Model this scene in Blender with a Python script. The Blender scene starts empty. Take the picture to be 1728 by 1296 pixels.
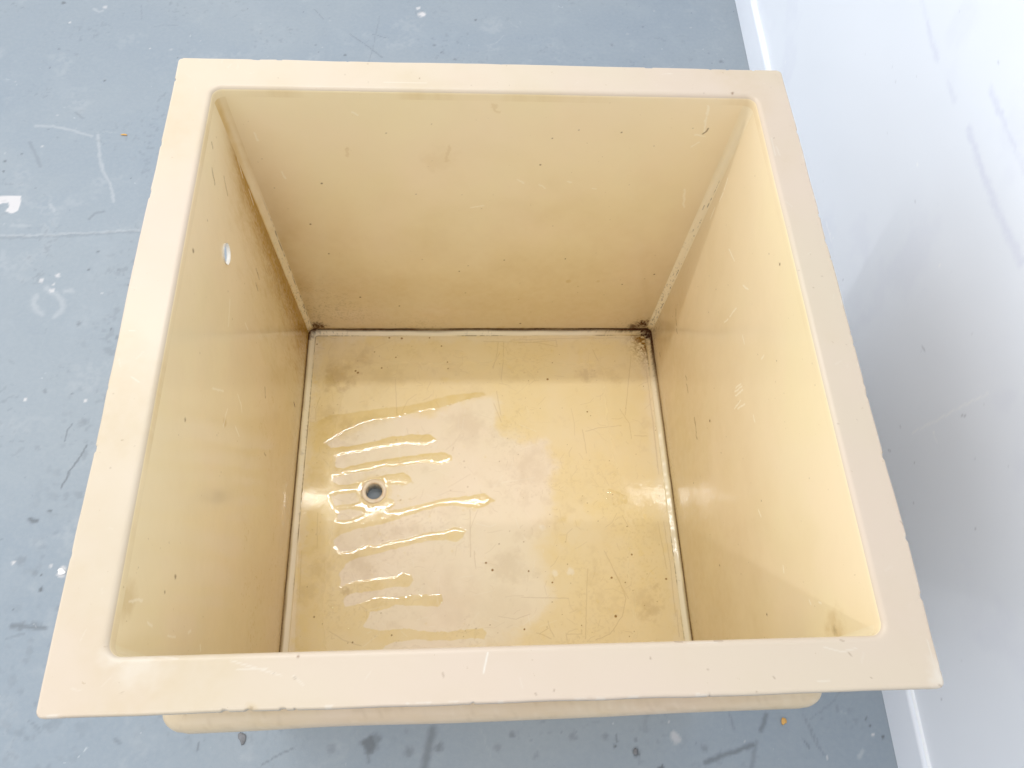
import bpy, math, random
import numpy as np
random.seed(7); RNG = np.random.RandomState(11)
scene = bpy.context.scene
col = scene.collection

# ------------------------------------------------------------------ measured set-up (1 unit = width of the tub rim, about a metre)
ZR = 0.77                                   # rim height above the concrete floor
F_PX = 1350.17                              # focal length in pixels of the 1728 px wide photograph
CAM = np.array([-0.0524, -0.5848, 0.9377 + ZR])
EUL = (0.47576, -0.0570, -0.03624)
OUT = (-0.5, 0.5, -0.4955, 0.4955)          # outer rim   x0 x1 y0 y1
INN = (-0.4382, 0.4431, -0.4345, 0.4302)    # opening
FLO = (-0.4076, 0.4226, -0.412, 0.4241)     # inside bottom
ZB = ZR - 0.7394                            # inside bottom height
LIP = 0.008                                 # radius of the rolled inner lip

def rotm(a, b, c):
    ca, sa, cb, sb, cc, sc = math.cos(a), math.sin(a), math.cos(b), math.sin(b), math.cos(c), math.sin(c)
    return np.array([[cc, -sc, 0], [sc, cc, 0], [0, 0, 1]]) @ np.array([[cb, 0, sb], [0, 1, 0], [-sb, 0, cb]]) @ np.array([[1, 0, 0], [0, ca, -sa], [0, sa, ca]])
RM = rotm(*EUL)
def hit(u, v, P, n):
    """point of the plane through P with normal n that was measured at (u, v) in the photograph"""
    d = RM @ np.array([(u - 864) / F_PX, (648 - v) / F_PX, -1.0])
    P = np.array(P, float); n = np.array(n, float)
    return CAM + d * (((P - CAM) @ n) / (d @ n))

# ------------------------------------------------------------------ noise
def vnoise(x, y, s, seed=0):
    r = np.random.RandomState(seed + 101); N = 256
    T = r.rand(N, N)
    X = x / s + 57.3; Y = y / s + 91.7
    i = np.floor(X).astype(int); j = np.floor(Y).astype(int)
    fx = X - i; fy = Y - j
    fx = fx * fx * (3 - 2 * fx); fy = fy * fy * (3 - 2 * fy)
    i %= N; j %= N; i1 = (i + 1) % N; j1 = (j + 1) % N
    return (T[i, j] * (1 - fx) + T[i1, j] * fx) * (1 - fy) + (T[i, j1] * (1 - fx) + T[i1, j1] * fx) * fy
def fbm(x, y, s, seed=0, o=4):
    v = 0; a = 1; t = 0
    for k in range(o):
        v = v + a * vnoise(x, y, s / 2 ** k, seed + 13 * k); t += a; a *= .55
    return v / t
def sst(a, b, x):
    t = np.clip((x - a) / (b - a), 0, 1); return t * t * (3 - 2 * t)

# ------------------------------------------------------------------ materials
def newmat(name):
    m = bpy.data.materials.new(name); m.use_nodes = True
    nt = m.node_tree; nt.nodes.clear()
    return m, nt, nt.nodes, nt.links
def nd(nt, t, **k):
    n = nt.nodes.new(t)
    for a, v in k.items():
        if a.startswith('i_'): n.inputs[a[2:].replace('_', ' ')].default_value = v
        else: setattr(n, a, v)
    return n
def mixc(nt, fac, a, b, mode='MIX'):
    n = nt.nodes.new('ShaderNodeMix'); n.data_type = 'RGBA'; n.blend_type = mode
    for s, v in ((0, fac), (6, a), (7, b)):
        if hasattr(v, 'links') or hasattr(v, 'is_linked'): nt.links.new(v, n.inputs[s])
        else: n.inputs[s].default_value = v if s == 0 else (v if len(v) == 4 else (*v, 1))
    return n.outputs[2]
def math_(nt, op, a, b=None, c=None, clamp=False):
    n = nt.nodes.new('ShaderNodeMath'); n.operation = op; n.use_clamp = clamp
    for s, v in enumerate((a, b, c)):
        if v is None: continue
        if hasattr(v, 'is_linked'): nt.links.new(v, n.inputs[s])
        else: n.inputs[s].default_value = v
    return n.outputs[0]
def noise(nt, scale, detail=4, rough=.55, dist=0, vec=None):
    n = nt.nodes.new('ShaderNodeTexNoise')
    n.inputs['Scale'].default_value = scale; n.inputs['Detail'].default_value = detail
    n.inputs['Roughness'].default_value = rough; n.inputs['Distortion'].default_value = dist
    if vec is not None: nt.links.new(vec, n.inputs['Vector'])
    return n.outputs['Fac']
def ramp(nt, fac, a, b):
    n = nt.nodes.new('ShaderNodeMapRange'); n.interpolation_type = 'SMOOTHSTEP'
    nt.links.new(fac, n.inputs[0]); n.inputs[1].default_value = a; n.inputs[2].default_value = b
    return n.outputs[0]
def pos(nt):
    return nt.nodes.new('ShaderNodeTexCoord').outputs['Object']

def gelcoat(name, base, stain, dark, light, rough=.3, rough2=.5, bump=.05, spec=.5):
    m, nt, N, L = newmat(name)
    p = pos(nt)
    at = nd(nt, 'ShaderNodeAttribute', attribute_name='mark')
    sep = N.new('ShaderNodeSeparateColor'); L.new(at.outputs['Color'], sep.inputs[0])
    big = noise(nt, 3.5, 3, .5, .3, p); mid = noise(nt, 38, 5, .6, 0, p); fine = noise(nt, 320, 3, .6, 0, p)
    c = mixc(nt, ramp(nt, big, .36, .64), tuple(base[i] * (1.005, .988, .995)[i] for i in range(3)), tuple(base[i] * (.992, 1.002, .965)[i] for i in range(3)))
    c = mixc(nt, math_(nt, 'MULTIPLY', ramp(nt, noise(nt, 9, 4, .6, .4, p), .45, .75), .30), c, tuple(base[i] * (.95, .93, .87)[i] for i in range(3)))
    st = math_(nt, 'MULTIPLY', sep.outputs[0], math_(nt, 'MULTIPLY_ADD', mid, .35, .80))
    c = mixc(nt, math_(nt, 'MINIMUM', st, 1.0), c, stain)
    # scattered pinprick dirt
    sp = ramp(nt, noise(nt, 150, 2, .5, 0, p), .745, .79)
    c = mixc(nt, math_(nt, 'MULTIPLY', sp, .28), c, (.32, .2, .08))
    c = mixc(nt, sep.outputs[2], c, light)
    c = mixc(nt, math_(nt, 'MINIMUM', math_(nt, 'MULTIPLY', sep.outputs[1], math_(nt, 'MULTIPLY_ADD', fine, .6, .7)), 1.0), c, dark)
    b = N.new('ShaderNodeBsdfPrincipled')
    L.new(c, b.inputs['Base Color'])
    r = math_(nt, 'MULTIPLY_ADD', at.outputs['Alpha'], rough2 - rough, rough)
    r = math_(nt, 'ADD', r, math_(nt, 'MULTIPLY_ADD', mid, .12, -.06))
    r = math_(nt, 'ADD', r, math_(nt, 'MULTIPLY', sep.outputs[1], .3))
    L.new(math_(nt, 'MULTIPLY', math_(nt, 'SUBTRACT', 1.0, math_(nt, 'MULTIPLY_ADD', sep.outputs[0], .55 if spec < .8 else .15, sep.outputs[1]), clamp=True), spec), b.inputs['Specular IOR Level'])
    L.new(r, b.inputs['Roughness'])
    bp = N.new('ShaderNodeBump'); bp.inputs['Strength'].default_value = bump; bp.inputs['Distance'].default_value = .01
    hgt = math_(nt, 'ADD', noise(nt, 14, 3, .5, 0, p), math_(nt, 'MULTIPLY', mid, .25))
    L.new(hgt, bp.inputs['Height']); L.new(bp.outputs[0], b.inputs['Normal'])
    o = N.new('ShaderNodeOutputMaterial'); L.new(b.outputs[0], o.inputs[0])
    return m

BASE = (.825, .713, .495)
M_in = gelcoat('gelcoat_inside', BASE, (.45, .265, .04), (.09, .032, .008), (.92, .86, .72), .13, .45, .05)
M_bot = gelcoat('gelcoat_bottom', (.86, .75, .575), (.82, .645, .275), (.27, .13, .02), (.92, .86, .74), .07, .5, .04, .9)
M_rim = gelcoat('gelcoat_rim', (.575, .482, .38), (.50, .38, .2), (.16, .08, .04), (.68, .64, .57), .36, .5, .05)  # same gelcoat as inside; base colour darkened to offset the stronger light up here
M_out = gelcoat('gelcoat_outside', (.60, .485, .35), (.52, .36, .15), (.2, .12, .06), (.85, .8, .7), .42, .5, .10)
M_seam = gelcoat('sealant', (.83, .735, .525), (.58, .37, .09), (.05, .016, .006), (.92, .86, .74), .13, .5, .07)

def concrete_mat():
    m, nt, N, L = newmat('painted_concrete')
    p = pos(nt)
    at = nd(nt, 'ShaderNodeAttribute', attribute_name='mark')
    sep = N.new('ShaderNodeSeparateColor'); L.new(at.outputs['Color'], sep.inputs[0])
    big = noise(nt, 1.6, 4, .55, .6, p); mid = noise(nt, 9, 6, .6, .4, p); fine = noise(nt, 90, 5, .65, 0, p)
    c = mixc(nt, ramp(nt, big, .3, .7), (.258, .306, .355), (.298, .338, .372))
    c = mixc(nt, math_(nt, 'MULTIPLY', ramp(nt, mid, .5, .78), .30), c, (.36, .40, .435))
    c = mixc(nt, math_(nt, 'MULTIPLY', ramp(nt, mid, .48, .22), .22), c, (.225, .27, .32))
    c = mixc(nt, math_(nt, 'MULTIPLY', ramp(nt, fine, .35, .7), .12), c, (.42, .44, .46))
    ds = math_(nt, 'MULTIPLY', ramp(nt, noise(nt, 55, 3, .6, .3, p), .66, .74), ramp(nt, noise(nt, 4, 3, .5, 0, p), .42, .62))
    c = mixc(nt, math_(nt, 'MULTIPLY', ds, .22), c, (.115, .135, .16))
    ls = math_(nt, 'MULTIPLY', ramp(nt, noise(nt, 48, 2, .6, .8, p), .71, .76), ramp(nt, noise(nt, 5.3, 2, .5, 0, p), .5, .6))
    c = mixc(nt, math_(nt, 'MULTIPLY', ls, .3), c, (.72, .75, .77))
    c = mixc(nt, sep.outputs[0], c, (.46, .48, .50))
    c = mixc(nt, sep.outputs[2], c, (.62, .60, .60))
    c = mixc(nt, math_(nt, 'MULTIPLY', sep.outputs[1], .9), c, (.09, .10, .11))
    b = N.new('ShaderNodeBsdfPrincipled'); L.new(c, b.inputs['Base Color'])
    L.new(math_(nt, 'MULTIPLY_ADD', mid, .25, .36), b.inputs['Roughness'])
    bp = N.new('ShaderNodeBump'); bp.inputs['Strength'].default_value = .12; bp.inputs['Distance'].default_value = .01
    L.new(math_(nt, 'ADD', math_(nt, 'MULTIPLY', fine, .35), mid), bp.inputs['Height']); L.new(bp.outputs[0], b.inputs['Normal'])
    o = N.new('ShaderNodeOutputMaterial'); L.new(b.outputs[0], o.inputs[0])
    return m
M_con = concrete_mat()

def wall_mat(name, a, b_, r, attr=True):
    m, nt, N, L = newmat(name)
    p = pos(nt)
    c = mixc(nt, ramp(nt, noise(nt, 2.2, 4, .5, .5, p), .3, .7), a, b_)
    if attr:
        at = nd(nt, 'ShaderNodeAttribute', attribute_name='mark')
        sep = N.new('ShaderNodeSeparateColor'); L.new(at.outputs['Color'], sep.inputs[0])
        n = noise(nt, 60, 5, .7, 0, p)
        c = mixc(nt, math_(nt, 'MULTIPLY', sep.outputs[0], math_(nt, 'MULTIPLY_ADD', n, 1.0, .1)), c, (.63, .645, .77))
        c = mixc(nt, sep.outputs[1], c, (.30, .31, .36)); c = mixc(nt, sep.outputs[2], c, (.93, .94, .95))
    b = N.new('ShaderNodeBsdfPrincipled'); L.new(c, b.inputs['Base Color']); b.inputs['Roughness'].default_value = r
    bp = N.new('ShaderNodeBump'); bp.inputs['Strength'].default_value = .10; bp.inputs['Distance'].default_value = .01
    L.new(math_(nt, 'ADD', noise(nt, 5, 3, .5, 0, p), math_(nt, 'MULTIPLY', noise(nt, 240, 3, .6, 0, p), .04)), bp.inputs['Height']); L.new(bp.outputs[0], b.inputs['Normal'])
    o = N.new('ShaderNodeOutputMaterial'); L.new(b.outputs[0], o.inputs[0])
    return m
M_wall = wall_mat('white_wall_paint', (.79, .82, .88), (.80, .83, .89), .45)
M_skirt = wall_mat('skirting_gloss', (.76, .79, .86), (.775, .805, .87), .3, False)
M_seal = wall_mat('white_caulk', (.8, .82, .85), (.82, .84, .87), .35, False)

def plain(name, c, r, metal=0, c2=None, sc=60):
    m, nt, N, L = newmat(name)
    p = pos(nt); c2 = c2 or tuple(v * .7 for v in c)
    cc = mixc(nt, ramp(nt, noise(nt, sc, 4, .6, .2, p), .35, .65), c, c2)
    b = N.new('ShaderNodeBsdfPrincipled'); L.new(cc, b.inputs['Base Color']); b.inputs['Roughness'].default_value = r; b.inputs['Metallic'].default_value = metal
    o = N.new('ShaderNodeOutputMaterial'); L.new(b.outputs[0], o.inputs[0])
    return m
M_ring = plain('drain_ring_paint', (.86, .77, .62), .3, 0, (.80, .64, .46), 70)
M_pipe = plain('pipe_grey', (.80, .77, .71), .5, 0, (.66, .60, .50), 40)
M_crumb = plain('crumb_orange', (.75, .42, .12), .7)
M_flake = plain('flake_grey', (.22, .22, .23), .6)
M_chip = plain('paint_flake_white', (.85, .85, .84), .5, 0, (.8, .8, .8))

def water_mat():
    m, nt, N, L = newmat('water_film')
    tr = N.new('ShaderNodeBsdfTransparent'); tr.inputs[0].default_value = (1, .985, .92, 1)
    gl = N.new('ShaderNodeBsdfGlossy'); gl.inputs['Roughness'].default_value = .065
    ge = N.new('ShaderNodeNewGeometry'); dt = N.new('ShaderNodeVectorMath'); dt.operation = 'DOT_PRODUCT'
    L.new(ge.outputs['Normal'], dt.inputs[0]); L.new(ge.outputs['Incoming'], dt.inputs[1])
    gr = math_(nt, 'POWER', math_(nt, 'SUBTRACT', 1.0, math_(nt, 'ABSOLUTE', dt.outputs['Value'])), 5.0)   # Schlick, the same from both sides of the film
    fv = math_(nt, 'MULTIPLY_ADD', gr, .6, .068, clamp=True)
    mx = N.new('ShaderNodeMixShader'); L.new(fv, mx.inputs[0]); L.new(tr.outputs[0], mx.inputs[1]); L.new(gl.outputs[0], mx.inputs[2])
    o = N.new('ShaderNodeOutputMaterial'); L.new(mx.outputs[0], o.inputs[0])
    return m
M_water = water_mat()

# ------------------------------------------------------------------ mesh helpers
def mesh_obj(name, V, F, mat, parent=None, mark=None, smooth=True):
    me = bpy.data.meshes.new(name)
    V = np.asarray(V, np.float32); F = np.asarray(F, np.int32)
    if F.ndim == 2:
        me.vertices.add(len(V)); me.vertices.foreach_set('co', V.ravel())
        k = F.shape[1]
        me.loops.add(F.size); me.loops.foreach_set('vertex_index', F.ravel())
        me.polygons.add(len(F)); me.polygons.foreach_set('loop_start', np.arange(0, F.size, k, dtype=np.int32))
        me.polygons.foreach_set('loop_total', np.full(len(F), k, np.int32))
        me.update(calc_edges=True)
    if smooth: me.polygons.foreach_set('use_smooth', np.ones(len(me.polygons), bool))
    if mark is not None:
        a = me.color_attributes.new('mark', 'FLOAT_COLOR', 'POINT')
        a.data.foreach_set('color', np.ascontiguousarray(np.clip(mark, 0, 1), np.float32).ravel())
    me.materials.append(mat)
    o = bpy.data.objects.new(name, me); col.objects.link(o)
    if parent is not None: o.parent = parent
    return o
def gridfaces(nu, nv, wrap=False, flip=False):
    """verts laid out [i over nu][j over nv]"""
    I, J = np.meshgrid(np.arange(nu if wrap else nu - 1), np.arange(nv - 1), indexing='ij')
    a = I * nv + J; b = ((I + 1) % nu) * nv + J; c = b + 1; d = a + 1
    F = np.stack([a, b, c, d], -1).reshape(-1, 4)
    return F[:, ::-1] if flip else F
def tag(o, label=None, cat=None, group=None, kind=None):
    for k, v in (('label', label), ('category', cat), ('group', group), ('kind', kind)):
        if v: o[k] = v
    return o

class Sheet:
    """a grid of points with 2-D surface coordinates X, Y (metres on the surface) and four painted mark channels"""
    def __init__(s, P, X, Y):
        s.P, s.X, s.Y = P, X, Y; s.m = np.zeros(P.shape[:2] + (4,))
    def add(s, ch, val):
        s.m[..., ch] = np.maximum(s.m[..., ch], val)
    def stroke(s, pts, w, k=1., ch=1, soft=.6, jit=0, seed=0):
        pts = np.asarray(pts, float)
        for a, b in zip(pts[:-1], pts[1:]):
            lo = np.minimum(a, b) - w * 2 - jit; hi = np.maximum(a, b) + w * 2 + jit
            sel = np.nonzero((s.X > lo[0]) & (s.X < hi[0]) & (s.Y > lo[1]) & (s.Y < hi[1]))
            if len(sel[0]) == 0: continue
            x = s.X[sel]; y = s.Y[sel]
            if jit:
                x = x + (fbm(x, y, .01, seed) - .5) * jit * 2; y = y + (fbm(x, y, .01, seed + 5) - .5) * jit * 2
            d = b - a; t = np.clip(((x - a[0]) * d[0] + (y - a[1]) * d[1]) / (d @ d + 1e-12), 0, 1)
            r = np.hypot(x - a[0] - t * d[0], y - a[1] - t * d[1])
            v = k * (1 - sst(w * (1 - soft), w * (1 + soft), r))
            s.m[sel[0], sel[1], ch] = np.maximum(s.m[sel[0], sel[1], ch], v)
    def blob(s, c, r, k=1., ch=1, soft=.6, jit=.5, seed=0, ns=None):
        R = r * 3
        sel = np.nonzero((abs(s.X - c[0]) < R) & (abs(s.Y - c[1]) < R))
        if len(sel[0]) == 0: return
        x = s.X[sel] - c[0]; y = s.Y[sel] - c[1]
        d = np.hypot(x, y) / r + (fbm(x + seed, y, ns or r * .8, seed) - .5) * jit * 2
        v = k * (1 - sst(1 - soft, 1 + soft, d))
        s.m[sel[0], sel[1], ch] = np.maximum(s.m[sel[0], sel[1], ch], v)
def inpoly(X, Y, poly):
    ins = np.zeros(X.shape, bool); n = len(poly)
    for i in range(n):
        x0, y0 = poly[i]; x1, y1 = poly[(i + 1) % n]
        if y0 == y1: continue
        c = ((Y < y0) != (Y < y1)) & (X < (x1 - x0) * (Y - y0) / (y1 - y0) + x0)
        ins ^= c
    return ins
def sdf(X, Y, poly):
    D = np.full(X.shape, 9.)
    n = len(poly)
    for i in range(n):
        a = np.array(poly[i]); d = np.array(poly[(i + 1) % n]) - a
        t = np.clip(((X - a[0]) * d[0] + (Y - a[1]) * d[1]) / (d @ d + 1e-12), 0, 1)
        D = np.minimum(D, np.hypot(X - a[0] - t * d[0], Y - a[1] - t * d[1]))
    return np.where(inpoly(X, Y, poly), D, -D)

def rrect(b, r, nx, ny, nc):
    """closed rounded rectangle: straights of nx / ny points, corners of nc points (counter-clockwise from front left)"""
    x0, x1, y0, y1 = b; P = []
    def arc(cx, cy, a0): return [(cx + r * math.cos(a), cy + r * math.sin(a)) for a in np.radians(np.linspace(a0, a0 + 90, nc + 2))]
    P += arc(x0 + r, y0 + r, 180)
    P += [(x, y0) for x in np.linspace(x0 + r, x1 - r, nx + 2)[1:-1]]
    P += arc(x1 - r, y0 + r, 270)
    P += [(x1, y) for y in np.linspace(y0 + r, y1 - r, ny + 2)[1:-1]]
    P += arc(x1 - r, y1 - r, 0)
    P += [(x, y1) for x in np.linspace(x1 - r, x0 + r, nx + 2)[1:-1]]
    P += arc(x0 + r, y1 - r, 90)
    P += [(x0, y) for y in np.linspace(y1 - r, y0 + r, ny + 2)[1:-1]]
    return np.array(P)
def grow(b, o): return (b[0] - o, b[1] + o, b[2] - o, b[3] + o)
def lerp(a, b, t): return tuple(a[i] + (b[i] - a[i]) * t for i in range(len(a)))

def punch(P, F, c, r, axes):
    """delete faces inside a circle and snap the edge of the hole to it. P (n,3) array, axes = the two in-plane axes"""
    Q = P[:, axes]; fc = Q[F].mean(1)
    keep = np.hypot(fc[:, 0] - c[0], fc[:, 1] - c[1]) > r
    gone = np.unique(F[~keep]); stay = np.unique(F[keep]); rim = np.intersect1d(gone, stay)
    d = Q[rim] - c; L = np.hypot(d[:, 0], d[:, 1])[:, None] + 1e-9
    for k, ax in enumerate(axes): P[rim, ax] = c[k] + (d / L * r)[:, k]
    return P, F[keep]
def compact(P, F, m=None):
    u, inv = np.unique(F, return_inverse=True)
    return P[u], inv.reshape(F.shape), (m[u] if m is not None else None)

# ================================================================== THE TUB
tub = bpy.data.objects.new('storage_tub', None); col.objects.link(tub); tub.location = (0, 0, 0)
tag(tub, 'deep square beige fibreglass tub with a wide flat rim and stained wet bottom', 'tub')

# ---- rim
RIN = .015
prof = [(grow(INN, 0), RIN, ZR - .020)]
for a in np.linspace(0, 90, 9):
    o = LIP * (1 - math.cos(math.radians(a))); prof.append((grow(INN, o), RIN + o, ZR - LIP + LIP * math.sin(math.radians(a))))
b0 = grow(INN, LIP); b1 = grow(OUT, -.003)
for t in np.linspace(0, 1, 31)[1:]: prof.append((lerp(b0, b1, t), RIN + LIP + (.006 - RIN - LIP) * t, ZR))
for a in (30, 60, 90): prof.append((grow(OUT, -.003 + .003 * math.sin(math.radians(a))), .008, ZR - .003 + .003 * math.cos(math.radians(a))))
prof += [(OUT, .008, ZR - .010), (grow(OUT, -.002), .007, ZR - .012), (grow(INN, .026), .03, ZR - .012)]
loops = []
for b, r, z in prof:
    q = rrect(b, r, 800, 800, 10); loops.append(np.column_stack([q, np.full(len(q), z)]))
P = np.stack(loops, 1)                       # [around][profile]
th = np.arange(P.shape[0])
# hand-laid fibreglass: the outer edge wanders a little, the top is not dead flat
wob = (fbm(P[..., 0], P[..., 1], .12, 3, 3) - .5)
outer = np.clip(sst(.62, 1, np.arange(P.shape[1]) / 40.), 0, 1)[None, :]
nrm = np.zeros_like(P); nrm[..., 0] = np.sign(P[..., 0]) * (abs(P[..., 0]) > .485); nrm[..., 1] = np.sign(P[..., 1]) * (abs(P[..., 1]) > .48)
chip = sst(.70, .8, fbm(P[..., 0], P[..., 1], .012, 8, 2)) * .0016
P += nrm * (wob * .004 - chip)[..., None] * outer[..., None]
P[..., 2] += (fbm(P[..., 0], P[..., 1], .22, 5, 2) - .5) * .003 * sst(.0, .1, np.arange(P.shape[1]) / 40.)[None, :]
rim = Sheet(P, P[..., 0], P[..., 1])
hr = lambda u, v: hit(u, v, (0, 0, ZR), (0, 0, 1))[:2]
def rs(pts, w, k, ch, **kw): rim.stroke([hr(*p) for p in pts], w, k, ch, **kw)
rs([(823, 1102), (816, 1135)], .0010, .7, 2)
for s_ in (((495, 1140), (512, 1156)), ((240, 1103), (300, 1112)), ((390, 1115), (475, 1140)), ((400, 1130), (450, 1128)), ((1310, 247), (1316, 262)), ((1302, 233), (1309, 262)),
           ((1117, 125), (1135, 124)), ((648, 139), (720, 140)), ((218, 558), (228, 558)), ((222, 636), (235, 645)), ((1565, 1080), (1585, 1160)), ((1390, 1092), (1420, 1100)), ((1420, 1100), (1445, 1094)),
           ((1160, 1085), (1210, 1084)), ((1380, 1150), (1400, 1148)), ((200, 1115), (215, 1135))):
    rs(s_, .0008, .34, 2)
for s_ in (((1206, 1081), (1220, 1081)), ((1418, 1080), (1424, 1082)), ((747, 1136), (749, 1142)), ((1305, 1142), (1307, 1145)), ((1432, 1102), (1436, 1106)), ((903, 1170), (905, 1172)), ((1519, 880), (1525, 886)), ((497, 1143), (499, 1146)), ((1585, 1156), (1597, 1163)), ((1140, 1082), (1152, 1083))):
    rs(s_, .0010, .35, 1)
for c_, r_, k_ in (((503, 1108), .0024, .7), ((1236, 157), .0036, .85), ((622, 139), .0014, .5), ((935, 1165), .0018, .5), ((424, 1195), .003, .4), ((60, 1207), .002, .5), ((1306, 233), .0016, .6), ((855, 111), .0012, .5), ((1188, 157), .0015, .5)):
    rim.blob(hr(*c_), r_ * .65, k_ * .8, 1, .6, .5, int(c_[0]))
rim.blob(hr(424, 1196), .006, .45, 0, .6, .5, 3)
rim.blob(hr(1590, 1142), .012, .5, 2, .9, .9, 9); rim.blob(hr(1580, 1120), .008, .3, 2, .9, .9, 12)
rim.blob(hr(240, 1118), .02, .35, 2, .8, .8, 21); rim.blob(hr(195, 1104), .012, .35, 2, .8, .8, 22)
rim.add(2, .35 * sst(.60, .72, fbm(rim.X, rim.Y, .012, 31, 3)) * ((rim.X > .4965) | (rim.Y < -.4925)))
for k in range(34):
    s_ = RNG.randint(4); t = RNG.uniform(-.47, .47); e = RNG.uniform(.449, .49)
    c_ = [(t, -e), (e, t), (t, e), (-e, t)][s_]; a = RNG.uniform(0, 3.14); l = RNG.uniform(.003, .014)
    rim.stroke([c_, (c_[0] + l * math.cos(a), c_[1] + l * math.sin(a))], .0006, RNG.uniform(.08, .25), 2)
for k in range(26):
    s_ = RNG.randint(4); t = RNG.uniform(-.47, .47); e = RNG.uniform(.44, .495)
    rim.blob([(t, -e), (e, t), (t, e), (-e, t)][s_], RNG.uniform(.0006, .0014), RNG.uniform(.2, .5), 1, .5, .3, k)
rim.add(0, .22 * sst(.50, .78, fbm(rim.X, rim.Y, .16, 33, 4)) * (.4 + fbm(rim.X, rim.Y, .01, 34, 3)))
nu, nv = P.shape[:2]
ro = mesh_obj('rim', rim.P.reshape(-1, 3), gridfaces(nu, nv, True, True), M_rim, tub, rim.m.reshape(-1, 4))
ro.data.materials.append(M_in)               # the rolled lip turns down into the lighter inside base colour
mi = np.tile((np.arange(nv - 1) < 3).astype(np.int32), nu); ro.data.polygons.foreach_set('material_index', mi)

# ---- inner walls
def rcor(t): return RIN + (.011 - RIN) * np.clip(t, 0, 1) ** .6
OVER = np.array([-.4315, .2245, ZR - .162]); OVR = .0175
sides = {'left': 0, 'right': 1, 'back': 3, 'front': 2}
ZT = ZR - .0195
def bounds(t): return lerp(INN, FLO, t)
def wall_sheet(side, ns, ntt):
    t = np.linspace(0, 1, ntt); s = np.linspace(0, 1, ns)
    S, T = np.meshgrid(s, t, indexing='ij')
    b = [INN[i] + (FLO[i] - INN[i]) * T for i in range(4)]; r = rcor(T)
    Z = ZT + (ZB - ZT) * T
    if side == 'left':   X = b[0]; Y = (b[3] - r) + (b[2] - b[3] + 2 * r) * S; out = (-1, 0)
    if side == 'right':  X = b[1]; Y = (b[2] + r) + (b[3] - b[2] - 2 * r) * S; out = (1, 0)
    if side == 'back':   Y = b[3]; X = (b[1] - r) + (b[0] - b[1] + 2 * r) * S; out = (0, 1)
    if side == 'front':  Y = b[2]; X = (b[0] + r) + (b[1] - b[0] - 2 * r) * S; out = (0, -1)
    H = X if out[0] == 0 else Y
    w = (fbm(H, Z, .25, 40 + sides[side], 3) - .5) * .005 * np.clip(np.minimum(S, 1 - S) * 8, 0, 1) * np.clip(np.minimum(T, 1 - T) * 8, 0, 1)
    P = np.stack([X + out[0] * w, Y + out[1] * w, Z], -1)
    return Sheet(P, H, Z)
def plane(side):
    i = sides[side]; n = [0, 0, 0]; k = 0 if i < 2 else 1
    p0 = [0, 0, ZT]; p0[k] = INN[i]; p1 = [0, 0, ZB]; p1[k] = FLO[i]
    d = np.array(p1) - np.array(p0); other = np.array([0, 1., 0]) if k == 0 else np.array([1., 0, 0])
    return p0, np.cross(d, other)
def hw(side, u, v):
    p, n = plane(side); h = hit(u, v, p, n)
    return (h[1], h[2]) if sides[side] < 2 else (h[0], h[2])

walls = {}
for side, ns in (('left', 620), ('right', 620), ('back', 640), ('front', 200)):
    w = wall_sheet(side, ns, 520 if side != 'front' else 150); walls[side] = w
    H, Z = w.X, w.Y; zz = Z - ZB
    sd = 50 + sides[side] * 7
    n1 = fbm(H, Z, .09, sd); n2 = fbm(H, Z, .012, sd + 1, 3); n3 = fbm(H, Z, .004, sd + 2, 2)
    # brown tint deepening down the panels, grime along the foot
    w.add(0, .34 * sst(.62, 0, zz + (n1 - .5) * .25) * (.8 + .35 * n2))
    w.add(0, .55 * sst(.035, 0, zz + (n1 - .5) * .04) * (.4 + n2))
    w.add(1, .8 * sst(.0045, .0005, zz + (n2 - .5) * .003))
    w.add(1, .25 * sst(.55, .80, n3) * sst(.09, 0, zz) * sst(.45, .7, n1))
    for k in range(42 if side != 'front' else 10):
        c_ = (RNG.uniform(-.42, .42), ZB + RNG.uniform(.01, .72)); w.blob(c_, RNG.uniform(.0006, .0013), RNG.uniform(.25, .7), 1, .4, .3, k)

L_, R_, B_ = walls['left'], walls['right'], walls['back']
# left panel: brown band along the back corner, widening downwards, and rubbed specks
H, Z = L_.X, L_.Y; yb = .43; dep = (ZT - Z) / (ZT - ZB)
n1 = fbm(H * 2.2, Z * .8, .03, 71); n2 = fbm(H * 3, Z, .007, 72, 3); n3 = fbm(H * 2.5, Z * .8, .0032, 73, 2)
d = yb - rcor(dep) - .004 - H
wdt = .024 + .115 * dep
L_.add(0, 1.35 * sst(.02, .25, dep) * np.exp(-np.clip(d, 0, 1) / wdt * (.8 + .9 * (n1 - .3))) * (.55 + .7 * n2))
L_.add(0, .30 * sst(.1, .9, dep)); L_.add(0, .55 * sst(.15, .6, dep) * np.exp(-np.clip(d, 0, 1) / (wdt * 3.5)) * (.3 + n1))
L_.add(1, .16 * sst(.1, .5, dep) * np.exp(-np.clip(d, 0, 1) / (.008 + .03 * dep)) * (.3 + n2)); L_.add(1, .45 * sst(.52, .75, n3) * sst(.13, .02, d) * sst(.25, .6, dep) * sst(.3, .6, n1))
L_.add(0, .45 * sst(.50, .66, fbm(H, Z, .03, 75)) * sst(.5, .8, fbm(H, Z, .005, 76, 2)) * sst(.35, .7, dep))
def mk(sh, side, pts, w_, k_, ch, **kw): sh.stroke([hw(side, *p) for p in pts], w_, k_, ch, **kw)
for p in (((495, 679), (497, 686)),): mk(L_, 'left', p, .0022, .9, 1)
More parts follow.
